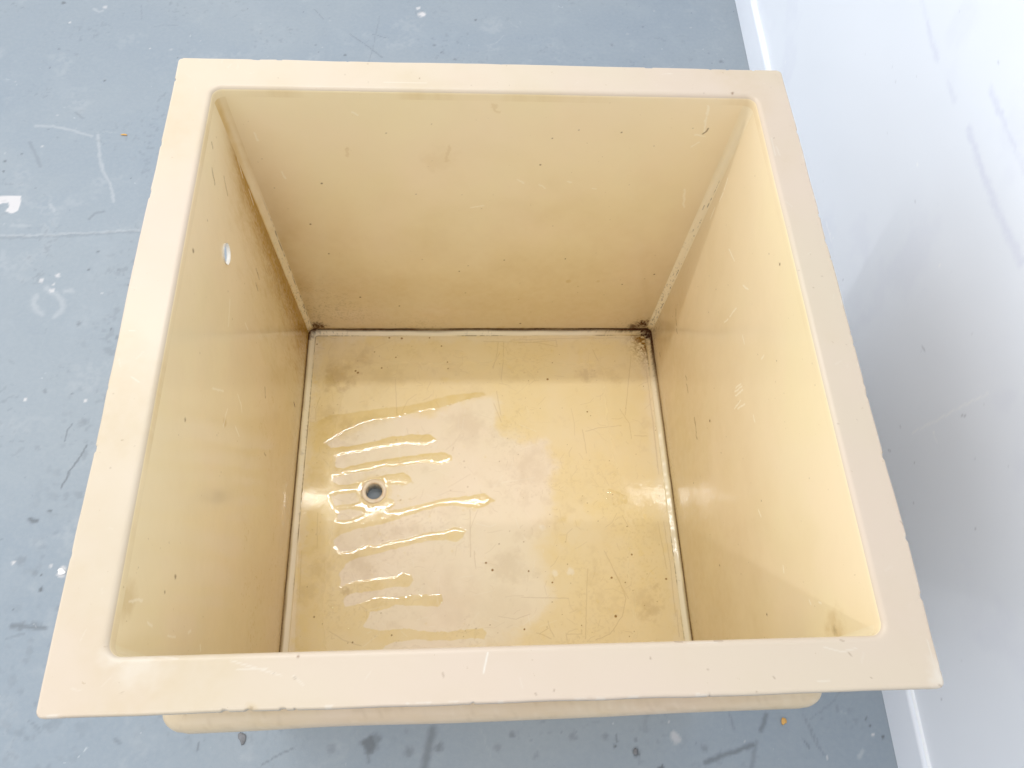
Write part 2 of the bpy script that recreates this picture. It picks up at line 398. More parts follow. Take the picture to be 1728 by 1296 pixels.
for p in (((389, 505), (386, 550)), ((415, 545), (420, 556)), ((385, 690), (378, 720)), ((402, 665), (408, 685)), ((407, 680), (409, 695)), ((398, 720), (404, 735)), ((218, 1015), (240, 1012)), ((249, 1050), (257, 1056)),
          ((283, 1072), (296, 1076)), ((318, 1068), (322, 1064)), ((338, 1088), (339, 1098)), ((360, 655), (378, 660)), ((397, 255), (410, 300)), ((420, 320), (428, 345))):
    mk(L_, 'left', p, .0016, .55, 2, jit=.002, seed=int(p[0][0]))
for p in (((357, 240), (359, 250)), ((358, 285), (362, 310)), ((378, 300), (384, 330)), ((433, 455), (438, 470)), ((448, 655), (449, 670)), ((447, 765), (449, 769)), ((433, 478), (436, 490)), ((191, 1030), (189, 1042))):
    mk(L_, 'left', p, .0022, .5, 1, jit=.003, seed=int(p[0][1]))
for c_, r_ in (((326, 423), .0032), ((313, 708), .0028), ((296, 973), .003), ((278, 999), .002), ((350, 372), .0015)): L_.blob(hw('left', *c_), r_, .7, 1)
L_.blob(hw('left', 381, 712), .008, .4, 0); L_.blob(hw('left', 215, 1010), .02, .3, 0)
# back panel
H, Z = B_.X, B_.Y; dep = (ZT - Z) / (ZT - ZB)
n1 = fbm(H, Z, .05, 81); n2 = fbm(H, Z, .006, 82, 3); n3 = fbm(H, Z, .0035, 83, 2)
B_.add(0, .45 * np.exp(-np.clip(H + .40, 0, 1) / (.02 + .07 * dep)) * sst(.1, .5, dep) * (.4 + n1))
B_.add(1, .32 * sst(.50, .78, n3) * sst(.24, .0, H + .40) * sst(.62, .95, dep) * sst(.25, .6, n1))
B_.add(0, .32 * sst(.45, .75, n1) * sst(.35, .8, n2) * sst(.55, .85, dep))
B_.add(0, .5 * sst(.965, 1, dep + (n2 - .5) * .03)); B_.add(1, .95 * sst(.988, .994, dep + (n2 - .5) * .006))
for p in (((757, 247), (752, 272)), ((830, 178), (842, 190)), ((585, 250), (586, 262)), ((700, 485), (720, 488)), ((760, 478), (775, 484))):
    mk(B_, 'back', p, .003, .2, 0, jit=.008, seed=int(p[0][0]))
for p in (((873, 304), (884, 310)), ((910, 312), (920, 318)), ((958, 306), (964, 308)), ((1000, 318), (1006, 319)), ((795, 350), (815, 347)), ((1198, 165), (1193, 195)), ((1192, 198), (1188, 222)), ((1173, 228), (1190, 230)), ((1168, 248), (1178, 240)), ((1155, 320), (1153, 350)), ((476, 290), (482, 300)), ((430, 225), (436, 237)), ((596, 190), (604, 194))):
    mk(B_, 'back', p, .0016, .5, 2, jit=.003, seed=int(p[0][1]))
B_.blob(hw('back', 1226, 171), .006, .9, 2, .4, .8, 4)
mk(B_, 'back', ((1186, 226), (1192, 222), (1195, 217)), .0014, .7, 1)
for c_, r_ in (((543, 309), .002), ((912, 279), .0018), ((1049, 224), .0016), ((932, 234), .0014), ((524, 378), .002), ((555, 428), .0018), ((608, 502), .0022), ((851, 439), .0015), ((954, 437), .0015), ((878, 546), .0022), ((1104, 463), .002), ((1050, 480), .0016), ((775, 458), .0016), ((674, 517), .0018)): B_.blob(hw('back', *c_), r_, .85, 1, .4, .3)
B_.blob(hw('back', 735, 420), .03, .14, 0, .95, 1.4, 8); B_.blob(hw('back', 740, 270), .02, .10, 0, .95, 1.4, 9); B_.blob(hw('back', 960, 475), .008, .5, 0); B_.blob(hw('back', 1010, 475), .006, .4, 0)
B_.blob(hw('back', 535, 550), .014, .9, 1, .8, 1.2, 5, .004); B_.blob(hw('back', 1085, 546), .014, 1, 1, .8, 1.2, 6, .004); B_.blob(hw('back', 1070, 551), .012, .8, 1, .8, 1.4, 7, .004)
q = np.hypot((FLO[1] - H) / .030, (Z - ZB) / .012); B_.add(1, 1.1 * np.exp(-q ** 2) * sst(.30, .55, fbm(H, Z, .006, 311, 3))); B_.add(0, .8 * np.exp(-(q / 2) ** 2))
q = np.hypot((H - FLO[0]) / .035, (Z - ZB) / .012); B_.add(1, 1.0 * np.exp(-q ** 2) * sst(.32, .6, fbm(H, Z, .006, 312, 3))); B_.add(0, .8 * np.exp(-(q / 2.5) ** 2))
# right panel
H, Z = R_.X, R_.Y; dep = (ZT - Z) / (ZT - ZB)
n3 = fbm(H, Z, .0035, 93, 2); n1 = fbm(H, Z, .05, 91)
R_.add(0, .45 * np.exp(-np.clip(.42 - H, 0, 1) / .03) * sst(.75, 1, dep)); R_.add(1, .6 * sst(.60, .72, n3) * sst(.32, .42, H) * sst(.8, 1, dep))
R_.add(1, .95 * sst(.9895, .995, dep + (n3 - .5) * .006))
for p in (((1141, 522), (1141, 532)), ((1141, 540), (1142, 547)), ((1142, 556), (1143, 562)), ((1157, 636), (1159, 641)), ((1158, 648), (1161, 660)), ((1172, 707), (1176, 740)), ((1113, 595), (1114, 602)), ((1210, 266), (1200, 290)), ((1196, 295), (1170, 350))):
    mk(R_, 'right', p, .0022, .4, 1, jit=.005, seed=int(p[0][1]))
for p in (((1254, 482), (1263, 488)), ((1222, 545), (1229, 538)), ((1232, 534), (1243, 520)), ((1285, 606), (1289, 600)), ((1240, 690), (1250, 675)), ((1240, 662), (1252, 652)), ((1241, 668), (1253, 658)), ((1242, 655), (1250, 648)), ((1245, 690), (1257, 682)), ((1222, 320), (1228, 300)), ((1214, 340), (1220, 325)), ((1198, 370), (1206, 350)), ((1230, 420), (1240, 440)), ((1271, 700), (1274, 712)), ((1253, 565), (1256, 580)), ((1280, 860), (1284, 872)), ((1320, 955), (1322, 965)), ((1365, 1014), (1368, 1020)), ((1382, 1016), (1386, 1018))):
    mk(R_, 'right', p, .0014, .75, 2, jit=.002, seed=int(p[0][0]))
for c_, r_ in (((1316, 446), .0022), ((1198, 710), .0028), ((1208, 488), .0012), ((1195, 527), .0012), ((1311, 609), .0012), ((1217, 764), .0012), ((1171, 815), .0015), ((1214, 954), .0018), ((1294, 1037), .002), ((1285, 845), .0012), ((1108, 447), .001)): R_.blob(hw('right', *c_), r_, .9, 1, .4, .3)
R_.blob(hw('right', 1410, 1064), .018, .35, 0, .9, 1., 3); R_.blob(hw('right', 1408, 1064), .005, .3, 1, .8, 1., 4)
for side in walls:
    w = walls[side]; ns, ntt = w.P.shape[:2]
    V = w.P.reshape(-1, 3).copy(); F = gridfaces(ns, ntt, False, False); mm = w.m.reshape(-1, 4)
    if side == 'left':
        V, F = punch(V, F, OVER[1:], OVR, [1, 2]); V, F, mm = compact(V, F, mm)
    o = mesh_obj('wall_panel', V, F, M_in, tub, mm)
    if side == 'left': o['label'] = 'inner panel with the round overflow hole and brown stained corner'

# ---- corner seams (coved fillets between the panels)
NA, NT = 16, 420
for cx, cy, a0, nm in ((0, 3, 90, 'bl'), (1, 3, 0, 'br'), (0, 2, 180, 'fl'), (1, 2, 270, 'fr')):
    t = np.linspace(0, 1, NT); a = np.linspace(0, 1, NA)
    A, T = np.meshgrid(a, t, indexing='ij'); r = rcor(T)
    sx = 1 if cx == 0 else -1; sy = 1 if cy == 2 else -1
    CX = INN[cx] + (FLO[cx] - INN[cx]) * T + sx * r; CY = INN[cy] + (FLO[cy] - INN[cy]) * T + sy * r
    ang = np.radians(a0 + 90 * A)
    flat = 1 - .16 * np.sin(A * math.pi) * sst(.08, .5, T)   # the sealant fills the cove flatter than a circle
    P = np.stack([CX + r * flat * np.cos(ang), CY + r * flat * np.sin(ang), ZT + (ZB - ZT) * T], -1)
    sh = Sheet(P, A * .02, P[..., 2])
    n = fbm(A * .02, T * .7, .02, 140 + a0, 3); n2 = fbm(A * .02, T * .7, .0035, 141 + a0, 2); n3 = fbm(A * 0, T * .7, .05, 142 + a0, 3)
    if nm == 'bl':
        sh.add(1, .75 * sst(.06, .02, abs(A - .10 - .10 * (n3 - .5))) * sst(.28, .5, T) * sst(.30, .6, fbm(A * 0, T * .7, .016, 6, 3)))
        sh.add(0, .8 * sst(.7, 1, A) * sst(.05, .3, T) * (.5 + n)); sh.add(0, .7 * sst(.45, .05, T) * sst(.0, .8, A) * (.6 + .6 * n)); sh.add(0, .28 * (.4 + n))
        sh.add(0, .35 * sst(.3, 0, A) * sst(.3, .6, T))
    if nm == 'br':
        sh.add(1, .8 * sst(.07, .02, abs(A - .22 - .1 * (n3 - .5))) * sst(.2, .3, T) * sst(.54, .66, fbm(A * 0, T * .7, .013, 7, 4))); sh.add(1, .8 * sst(.08, .02, abs(A - .6)) * sst(.25, .3, T) * .7 * sst(.60, .72, fbm(A * 0, T * .7, .011, 9, 4)))
    sh.add(1, .9 * sst(.975, .995, T + (n2 - .5) * .03)); sh.add(0, .7 * sst(.92, 1, T + (n - .5) * .06)); sh.add(1, .5 * sst(.66, .74, n2) * sst(.3, 1, T))
    mesh_obj('corner_seam', P.reshape(-1, 3), gridfaces(NA, NT, False, False), M_seam, tub, sh.m.reshape(-1, 4))

# ---- bottom panel
NX, NY = 760, 760
hf = lambda u, v: tuple(hit(u, v, (0, 0, ZB), (0, 0, 1))[:2])
DR = np.array(hf(631, 829)); DRR = .0185
gx = np.linspace(FLO[0] - .002, FLO[1] + .002, NX); gy = np.linspace(FLO[2] - .002, FLO[3] + .002, NY)
X, Y = np.meshgrid(gx, gy, indexing='ij')
SAG = lambda X, Y: ZB + (fbm(X, Y, .3, 60, 2) - .5) * .0025
P = np.stack([X, Y, SAG(X, Y)], -1)
bot = Sheet(P, X, Y)
film_px = [(535, 712), (556, 700), (585, 698), (640, 690), (700, 683), (760, 667), (815, 661), (822, 667), (780, 676), (740, 689), (700, 697), (660, 705), (615, 712), (595, 722), (570, 735), (550, 748),
  (560, 756), (600, 751), (635, 744), (660, 737), (700, 733), (725, 733), (737, 742), (720, 751), (690, 749), (660, 753), (630, 758), (600, 764), (578, 767), (567, 773), (565, 781), (568, 789), (578, 790),
  (600, 784), (640, 777), (680, 770), (720, 765), (750, 763), (763, 768), (763, 777), (745, 784), (715, 780), (680, 786), (650, 788), (620, 795), (590, 799), (563, 806), (562, 812), (570, 818), (585, 819),
  (610, 813), (630, 806), (650, 801), (680, 797), (692, 803), (694, 812), (685, 819), (655, 818), (652, 826), (652, 838), (664, 844), (667, 853), (655, 861), (672, 860),
  (690, 856), (720, 848), (750, 841), (790, 837), (818, 832), (835, 845), (826, 850), (810, 858), (790, 857), (770, 852), (740, 855), (710, 863), (680, 873), (640, 885), (600, 893), (575, 901), (563, 912), (566, 922), (574, 931),
  (586, 931), (600, 927), (620, 920), (640, 920), (670, 910), (700, 906), (715, 899), (750, 896), (768, 889), (788, 895), (780, 908), (770, 915), (750, 911), (720, 913), (690, 920), (640, 933), (600, 943), (582, 953),
  (573, 968), (576, 988), (590, 984), (610, 978), (640, 975), (668, 972), (678, 967), (692, 970), (698, 980), (690, 991), (665, 990), (640, 995), (600, 1001), (585, 1005), (579, 1014), (582, 1024), (595, 1022),
  (610, 1018), (630, 1009), (645, 1005), (665, 1009), (690, 1005), (720, 1004), (745, 1003), (749, 1014), (740, 1024), (700, 1022), (668, 1021), (645, 1030), (625, 1033), (621, 1045), (612, 1057),
  (640, 1064), (680, 1061), (720, 1066), (760, 1066), (815, 1059), (821, 1068), (816, 1078), (790, 1078), (750, 1081), (700, 1080), (670, 1083), (650, 1090), (640, 1104), (497, 1108), (499, 1040), (503, 960), (506, 900), (508, 830), (511, 770), (514, 712)]
hole_px = [[(559, 838), (575, 833), (600, 831), (608, 838), (606, 846), (590, 851), (565, 853)], [(570, 862), (592, 859), (610, 862), (612, 867), (600, 873), (588, 878), (570, 877)]]
film = [hf(*p) for p in film_px]; holes = [[hf(*p) for p in h] for h in hole_px]
def film_sd(X, Y):
    s = sdf(X, Y, film)
    for h in holes: s = np.minimum(s, -sdf(X, Y, h))
    s = s + (fbm(X, Y, .012, 61, 3) - .5) * .005 + (fbm(X, Y, .004, 62, 2) - .5) * .0018
    return s
fs = film_sd(X, Y)
pink = [hf(*p) for p in ((552, 752), (600, 722), (700, 697), (832, 664), (852, 735), (925, 748), (934, 870), (903, 925), (922, 965), (946, 1012), (905, 1052), (850, 1090), (640, 1130), (560, 1130), (555, 900))]
pk = sst(-.016, .016, sdf(X, Y, pink) + (fbm(X, Y, .05, 63, 5) - .5) * .075)
n1 = fbm(X, Y, .12, 64); n2 = fbm(X, Y, .02, 65); n3 = fbm(X, Y, .005, 66, 3)
bot.add(0, (1 - pk) * (.38 + .50 * n1)); bot.add(0, sst(-.0008, .0012, fs) * (.55 + .35 * n2)); bot.add(0, .75 * sst(.075, .03, X - FLO[0] + (n1 - .5) * .05) * (.3 + n2))
bot.add(0, .95 * np.exp(-((sdf(X, Y, pink) + .03) / .035) ** 2) * (X > .0) * sst(.02, -.06, Y) * (.35 + .6 * n2))
bot.add(0, .85 * sst(.45, .8, n2) * (1 - pk) * sst(.35, .65, n1))
# perimeter: paler un-worn margin
edge = np.minimum(np.minimum(X - FLO[0], FLO[1] - X), np.minimum(Y - FLO[2], FLO[3] - Y))
bot.m[..., 0] *= .6 + .4 * sst(.02, .04, edge + (n2 - .5) * .03)
bot.add(0, .8 * sst(.40, .85, fbm(X, Y, .07, 68, 5)) * (1 - pk))
# fine grime specks and fibre print
bot.add(1, .12 * sst(.50, .80, n3) * sst(.40, .7, n1)); bot.add(1, .10 * sst(.52, .7, fbm(X, Y, .05, 67)) * (.3 + n3) * sst(.45, .7, n2))
# wear: matt in the middle, glossy at the margins
bot.m[..., 3] = sst(.045, .12, edge + (n1 - .5) * .05) * sst(.085, .15, FLO[1] - X + (n1 - .5) * .06) * (.72 + .3 * n2)
def fl(pts, w_, k_, ch, **kw): bot.stroke([hf(*p) for p in pts], w_, k_, ch, **kw)
for p in (((862, 574), (965, 571), (1060, 570)), ((816, 576), (905, 578), (940, 585)), ((875, 579), (938, 575)), ((841, 577), (838, 600), (832, 622)), ((850, 578), (849, 610), (846, 640)), ((938, 573), (940, 584)), ((527, 572), (555, 569), (567, 572)),
          ((831, 620), (843, 596)), ((1088, 600), (1100, 700), (1110, 790)), ((1101, 700), (1112, 800)), ((1120, 880), (1132, 960), (1140, 1040)), ((1142, 1030), (1146, 1075)),
          ((1020, 930), (1045, 980), (1056, 1010), (1050, 1040), (1030, 1070), (1005, 1080)), ((992, 960), (990, 1000), (988, 1078)), ((1000, 590), (1010, 610)), ((925, 1048), (928, 1062), (935, 1075)), ((905, 1068), (920, 1073), (930, 1078)), ((910, 1070), (925, 1060)),
          ((955, 1070), (982, 1070), (981, 1062)), ((955, 1068), (957, 1080)), ((838, 660), (845, 700)), ((833, 680), (846, 712)), ((667, 640), (670, 700)), ((793, 860), (794, 940)), ((800, 930), (803, 960)), ((556, 1065), (580, 1080), (610, 1090)), ((540, 670), (533, 690), (532, 710)), ((1046, 690), (1062, 715), (1066, 740)), ((983, 725), (990, 765)), ((1065, 600), (1055, 700)), ((505, 1010), (509, 930)), ((536, 865), (535, 925)), ((1035, 962), (1060, 1010)), ((1050, 870), (1062, 890)),
          ((880, 1008), (960, 1010)), ((988, 728), (1010, 722), (1048, 718)), ((1070, 735), (1092, 736)), ((895, 1036), (870, 1045), (840, 1040)), ((1110, 880), (1125, 960)), ((1148, 1040), (1155, 1075))):
    fl(p, .0008, .24, 1, soft=.95, jit=.0012, seed=int(p[0][0]))
for k in range(430):
    u = RNG.uniform(515, 1125); v = RNG.uniform(580, 1085); a = RNG.uniform(0, 6.28); l = RNG.exponential(7) + 3
    b = a + RNG.uniform(-.9, .9)
    p0 = (u, v); p1 = (u + l * math.cos(a), v + l * .8 * math.sin(a)); p2 = (p1[0] + l * math.cos(b) * .7, p1[1] + l * .8 * math.sin(b) * .7)
    fl((p0, p1, p2), .0006, RNG.uniform(.04, .22), 1, soft=.95)
for k in range(90):
    u = RNG.uniform(600, 930); v = RNG.uniform(690, 1080); a = RNG.uniform(0, 6.28); l = RNG.exponential(16) + 5
    fl(((u, v), (u + l * math.cos(a), v + l * math.sin(a))), .0008, RNG.uniform(.1, .35), 2, soft=.9)
for c_, r_ in (((600, 626), .0022), ((604, 629), .0024), ((644, 621), .0020), ((668, 603), .0018), ((657, 570), .0022), ((678, 571), .0026), ((725, 570), .0018), ((745, 584), .0018), ((632, 594), .0016), ((924, 640), .0024), ((991, 695), .0018), ((831, 962), .0026), ((820, 950), .0022), ((892, 964), .0018), ((932, 983), .0018), ((1032, 975), .0022), ((1066, 936), .0020), ((1039, 1040), .0026), ((885, 1062), .0018), ((1124, 977), .002), ((530, 1041), .0018), ((661, 1072), .0016), ((755, 611), .0016), ((756, 622), .0016), ((535, 581), .0016), ((595, 1084), .0016), ((1152, 1012), .0018), ((1055, 983), .0014)):
    bot.blob(hf(*c_), r_, .95, 1, .35, .3, int(c_[0]))
for k in range(160): bot.blob(hf(RNG.uniform(515, 1130), RNG.uniform(575, 1085)), RNG.uniform(.0006, .0013), RNG.uniform(.3, .8), 1, .4, .3, k)
for c_, r_, k_ in (((572, 632), .030, .50), ((610, 603), .022, .35), ((990, 632), .016, .35), ((650, 640), .03, .2), ((800, 660), .02, .12), ((790, 720), .035, .20), ((895, 790), .035, .22), ((860, 955), .03, .22), ((605, 950), .02, .24), ((620, 965), .014, .25), ((1095, 1028), .018, .40), ((1085, 1010), .016, .25), ((1105, 990), .008, .35), ((760, 1010), .05, .15), ((850, 1030), .05, .12), ((1038, 640), .012, .22), ((555, 700), .02, .25), ((585, 715), .02, .28), ((540, 960), .02, .3), ((520, 1000), .02, .25), ((585, 998), .008, .5)):
    bot.blob(hf(*c_), r_, k_ * .62, 1, .95, 1.3, int(c_[0]), r_ * .5)
cr = np.hypot((X - FLO[1] + .018) * 1.6, (Y - FLO[3] + .018) * .8)
bot.add(1, 1.1 * np.exp(-(cr / .045) ** 2) * sst(.28, .58, fbm(X, Y, .006, 301, 3)) + .55 * np.exp(-(cr / .055) ** 2) * sst(.45, .75, fbm(X, Y, .0035, 302, 2))); bot.add(0, .8 * np.exp(-(cr / .05) ** 2))
for c_, r_ in (((937, 968), .007), ((962, 965), .007), ((915, 890), .007)): bot.blob(hf(*c_), r_, .5, 2, .5, .6, int(c_[0]))
rr = np.hypot(X - DR[0], Y - DR[1]); bot.add(0, sst(.045, .024, rr) * .8); bot.add(1, .45 * sst(.031, .026, rr + (n3 - .5) * .006) * (X < DR[0]))
V = P.reshape(-1, 3).copy(); F = gridfaces(NX, NY)
V, F = punch(V, F, DR, DRR, [0, 1]); V, F, mm = compact(V, F, bot.m.reshape(-1, 4))
mesh_obj('bottom_panel', V, F, M_bot, tub, mm)

# ---- sealant bead round the bottom
beads = []
prf = [(0.0008, .0100), (-.001, .0092), (-.0035, .0068), (-.007, .0044), (-.0105, .0030), (-.0135, .0020), (-.0155, .0012), (-.0168, -.0015)]
for o, z in prf:
    q = rrect(grow(FLO, o), max(.012 + o * .4, .004), 700, 700, 10); beads.append(np.column_stack([q, np.full(len(q), ZB + z)]))
P = np.stack(beads, 1)
g = (fbm(P[..., 0], P[..., 1], .03, 150, 3) - .5); P[..., 2] += g * .002
cen = np.array([(FLO[0] + FLO[1]) / 2, (FLO[2] + FLO[3]) / 2])
sh = Sheet(P, P[..., 0], P[..., 1]); k = np.arange(len(prf))[None, :] + 0 * g
n3 = fbm(P[..., 0], P[..., 1], .004, 152, 2); nn = fbm(P[..., 0], P[..., 1], .08, 153, 3)
sh.add(1, np.where(P[..., 1] > FLO[3] - .03, sst(3.2, 1.5, k + (nn - .5) * 1.6), .85 * sst(2.5, .9, k + (nn - .5) * 1.8)) * (.6 + .8 * nn)); sh.add(0, .7 * sst(3, .5, k + (nn - .5)))
sh.add(1, .55 * sst(5.3, 6.2, k + (n3 - .5) * 2) * sst(.40, .6, nn)); sh.add(0, .4 * sst(5, 6.5, k) * (.3 + nn)); sh.add(2, .12 * sst(2, 3, k) * sst(5, 4, k))
sh.add(1, .4 * sst(.68, .8, n3) * sst(.5, .8, nn))
dc = np.hypot(P[..., 0] - FLO[1], P[..., 1] - FLO[3]); sh.add(1, 1.0 * sst(.055, .010, dc + (n3 - .5) * .05)); sh.add(1, sst(3.6, 2.0, k + (n3 - .5)) * sst(.26, .02, dc)); sh.add(0, .8 * sst(.2, .02, dc) * (.3 + nn))
dc = np.hypot(P[..., 0] - FLO[0], P[..., 1] - FLO[3]); sh.add(1, .9 * sst(.028, .004, dc + (n3 - .5) * .03))
mesh_obj('floor_seam', P.reshape(-1, 3), gridfaces(P.shape[0], P.shape[1], True, False), M_seam, tub, sh.m.reshape(-1, 4))

# ---- drain: collar with a through-hole to the concrete
def lathe(name, pr, c, mat, parent, n=96, axis='z', jit=0):
    V = []
    for i in range(n):
        a = 2 * math.pi * i / n; j = 1 + jit * (fbm(np.array([math.cos(a) * 3]), np.array([math.sin(a) * 3]), .8, 5)[0] - .5)
        for r, z in pr:
            r2 = r * j
            V.append((c[0] + r2 * math.cos(a), c[1] + r2 * math.sin(a), c[2] + z) if axis == 'z' else (c[0] + z, c[1] + r2 * math.cos(a), c[2] + r2 * math.sin(a)))
    return mesh_obj(name, V, gridfaces(n, len(pr), True), mat, parent)
zc = float(SAG(np.array([DR[0]]), np.array([DR[1]]))[0])
drain = lathe('drain_outlet', [(.0285, -.002), (.0278, .0012), (.026, .0026), (.0225, .0030), (.0195, .0024), (.0182, .0006), (.0178, -.003), (.0178, -.026)], (DR[0], DR[1], zc), M_ring, tub, jit=.04)
lathe('outlet_pipe', [(.0177, -.003), (.0177, -.0295), (.021, -.0300)], (DR[0], DR[1], zc), M_pipe, drain)
# ---- overflow hole
lathe('overflow_hole', [(OVR + .0004, .001), (OVR, -.0005), (OVR, -.0052), (OVR + .002, -.0056)], OVER, M_pipe, tub, axis='x')

# ---- outer shell with the same overflow hole
def obnd(t): return grow(lerp(INN, FLO, t), .0048)
V = []; F = []
nsg, ntg = 180, 150
t = np.linspace(0, 1, ntg); S, T = np.meshgrid(np.linspace(0, 1, nsg), t, indexing='ij')
ob = [np.array([obnd(q)[i] for q in t])[None, :] + 0 * S for i in range(4)]; ZO = (ZR - .012) + (.0012 - ZR + .012) * T
base = 0
for side in ('left', 'right', 'back', 'front'):
    if side == 'left': Xp = ob[0]; Yp = ob[2] + (ob[3] - ob[2]) * S
    if side == 'right': Xp = ob[1]; Yp = ob[3] + (ob[2] - ob[3]) * S
    if side == 'back': Yp = ob[3]; Xp = ob[0] + (ob[1] - ob[0]) * S
    if side == 'front': Yp = ob[2]; Xp = ob[1] + (ob[0] - ob[1]) * S
    v = np.stack([Xp, Yp, ZO], -1).reshape(-1, 3); f = gridfaces(nsg, ntg)
    if side == 'left': v, f = punch(v, f, OVER[1:], OVR, [1, 2]); v, f, _ = compact(v, f)
    V.append(v); F.append(f + base); base += len(v)
mesh_obj('outer_shell', np.concatenate(V), np.concatenate(F), M_out, tub, smooth=False)

# ---- ledge slab on the front, under the rim
zt = ZR - .215; zl = ZR - .262
a_ = hit(282, 1240, (0, 0, zl), (0, 0, 1)); c_ = hit(1378, 1196, (0, 0, zl), (0, 0, 1))
x0, x1 = a_[0], c_[0]; yl, yr = a_[1], c_[1]
def ledge_loop(o, z, n=160):
    q = []; r = .028 - o * .6
    for a in np.radians(np.linspace(180, 270, 14)): q.append((x0 + o + r + r * math.cos(a), yl + o + r + r * math.sin(a), z))
    for s in np.linspace(0, 1, n)[1:-1]:
        x = x0 + .03 + (x1 - x0 - .06) * s; q.append((x, yl + (yr - yl) * s + o - .0008 + .0030 * (vnoise(np.array([x]), np.array([0.]), .16, 77)[0] - .5), z))
    for a in np.radians(np.linspace(270, 360, 14)): q.append((x1 - o - r + r * math.cos(a), yr + o + r + r * math.sin(a), z))
    q.append((x1 - o, -.42, z)); q.append((x0 + o, -.42, z))
    return q
lps = [ledge_loop(.12, zt), ledge_loop(.02, zt + .001), ledge_loop(.010, zt - .0005), ledge_loop(.004, zt - .004), ledge_loop(.001, zt - .011), ledge_loop(0, zt - .022), ledge_loop(.001, zl + .010), ledge_loop(.005, zl + .002), ledge_loop(.02, zl)]
lps[0] = [(p[0], max(p[1], -.425), zt) for p in ledge_loop(.004, zt)]
lps[-1] = [(p[0], max(p[1], -.425), zl) for p in ledge_loop(.004, zl)]
P = np.array(lps).transpose(1, 0, 2)
sh = Sheet(P, P[..., 0], P[..., 2]); nn = fbm(P[..., 0], P[..., 1] * 3 + P[..., 2], .03, 160); sh.add(0, .15 * sst(.3, .85, nn)); sh.add(1, .10 * sst(.66, .8, fbm(P[..., 0], P[..., 1] * 3 + P[..., 2], .008, 161, 2)))
sh.add(2, .08 * sst(.70, .8, fbm(P[..., 0], P[..., 1] * 3 + P[..., 2], .01, 162, 2)))
mesh_obj('front_ledge', P.reshape(-1, 3), gridfaces(P.shape[0], P.shape[1], True), M_out, tub, sh.m.reshape(-1, 4))

# ================================================================== WATER on the bottom panel
def water(name, x0, x1, y0, y1, step, sdfn, thick, label, extra=None):
    gx = np.arange(x0, x1, step); gy = np.arange(y0, y1, step)
    X, Y = np.meshgrid(gx, gy, indexing='ij'); s = sdfn(X, Y)
    s = np.minimum(s, np.hypot(X - DR[0], Y - DR[1]) - .0282)
    h = thick * (1 - (1 - np.clip(s / .0090, 0, 1)) ** 2)
    h = h * (.75 + .5 * fbm(X, Y, .03, 170, 3))
    for cx, cy, r in (extra or []):
        sel = np.hypot(X - cx, Y - cy) < r
        h[sel] = np.maximum(h[sel], .9 * np.sqrt(np.clip(r * r - (X[sel] - cx) ** 2 - (Y[sel] - cy) ** 2, 0, 1)) * .6)
    P = np.stack([X, Y, SAG(X, Y) + .0003 + h], -1).reshape(-1, 3)
    F = gridfaces(len(gx), len(gy)); keep = (h.reshape(-1)[F] > 0).any(1); F = F[keep]
    P, F, _ = compact(P, F)
    return tag(mesh_obj(name, P, F, M_water), label, 'water')
drops = []
for k in range(150):
    u = RNG.normal(640, 45) if k < 100 else RNG.uniform(540, 830); v = RNG.normal(858, 28) if k < 100 else RNG.uniform(700, 1080)
    p = hf(u, v); drops.append((p[0], p[1], RNG.uniform(.0008, .0022)))
for k in range(26): p = hf(RNG.normal(672, 14), RNG.normal(808, 7)); drops.append((p[0], p[1], RNG.uniform(.001, .0026)))
for k in range(22): p = hf(RNG.normal(800, 16), RNG.normal(852, 6)); drops.append((p[0], p[1], RNG.uniform(.001, .0026)))
drops = [d for d in drops if math.hypot(d[0] - DR[0], d[1] - DR[1]) > .031]
tag(water('water_puddle', -.3895, .03, -.36, .28, .0008, film_sd, .00048, '', drops), 'thin water film with long finger-shaped streaks around the drain', 'water')
spot = [hf(*p) for p in ((1025, 826), (1032, 826), (1042, 830), (1056, 838), (1060, 848), (1048, 852), (1030, 852), (1024, 845))]
water('water_puddle', .24, .40, -.04, .03, .0008, lambda X, Y: sdf(X, Y, spot) + (fbm(X, Y, .006, 180, 3) - .5) * .006, .0008, 'small glaring patch of water near the right wall of the tub')

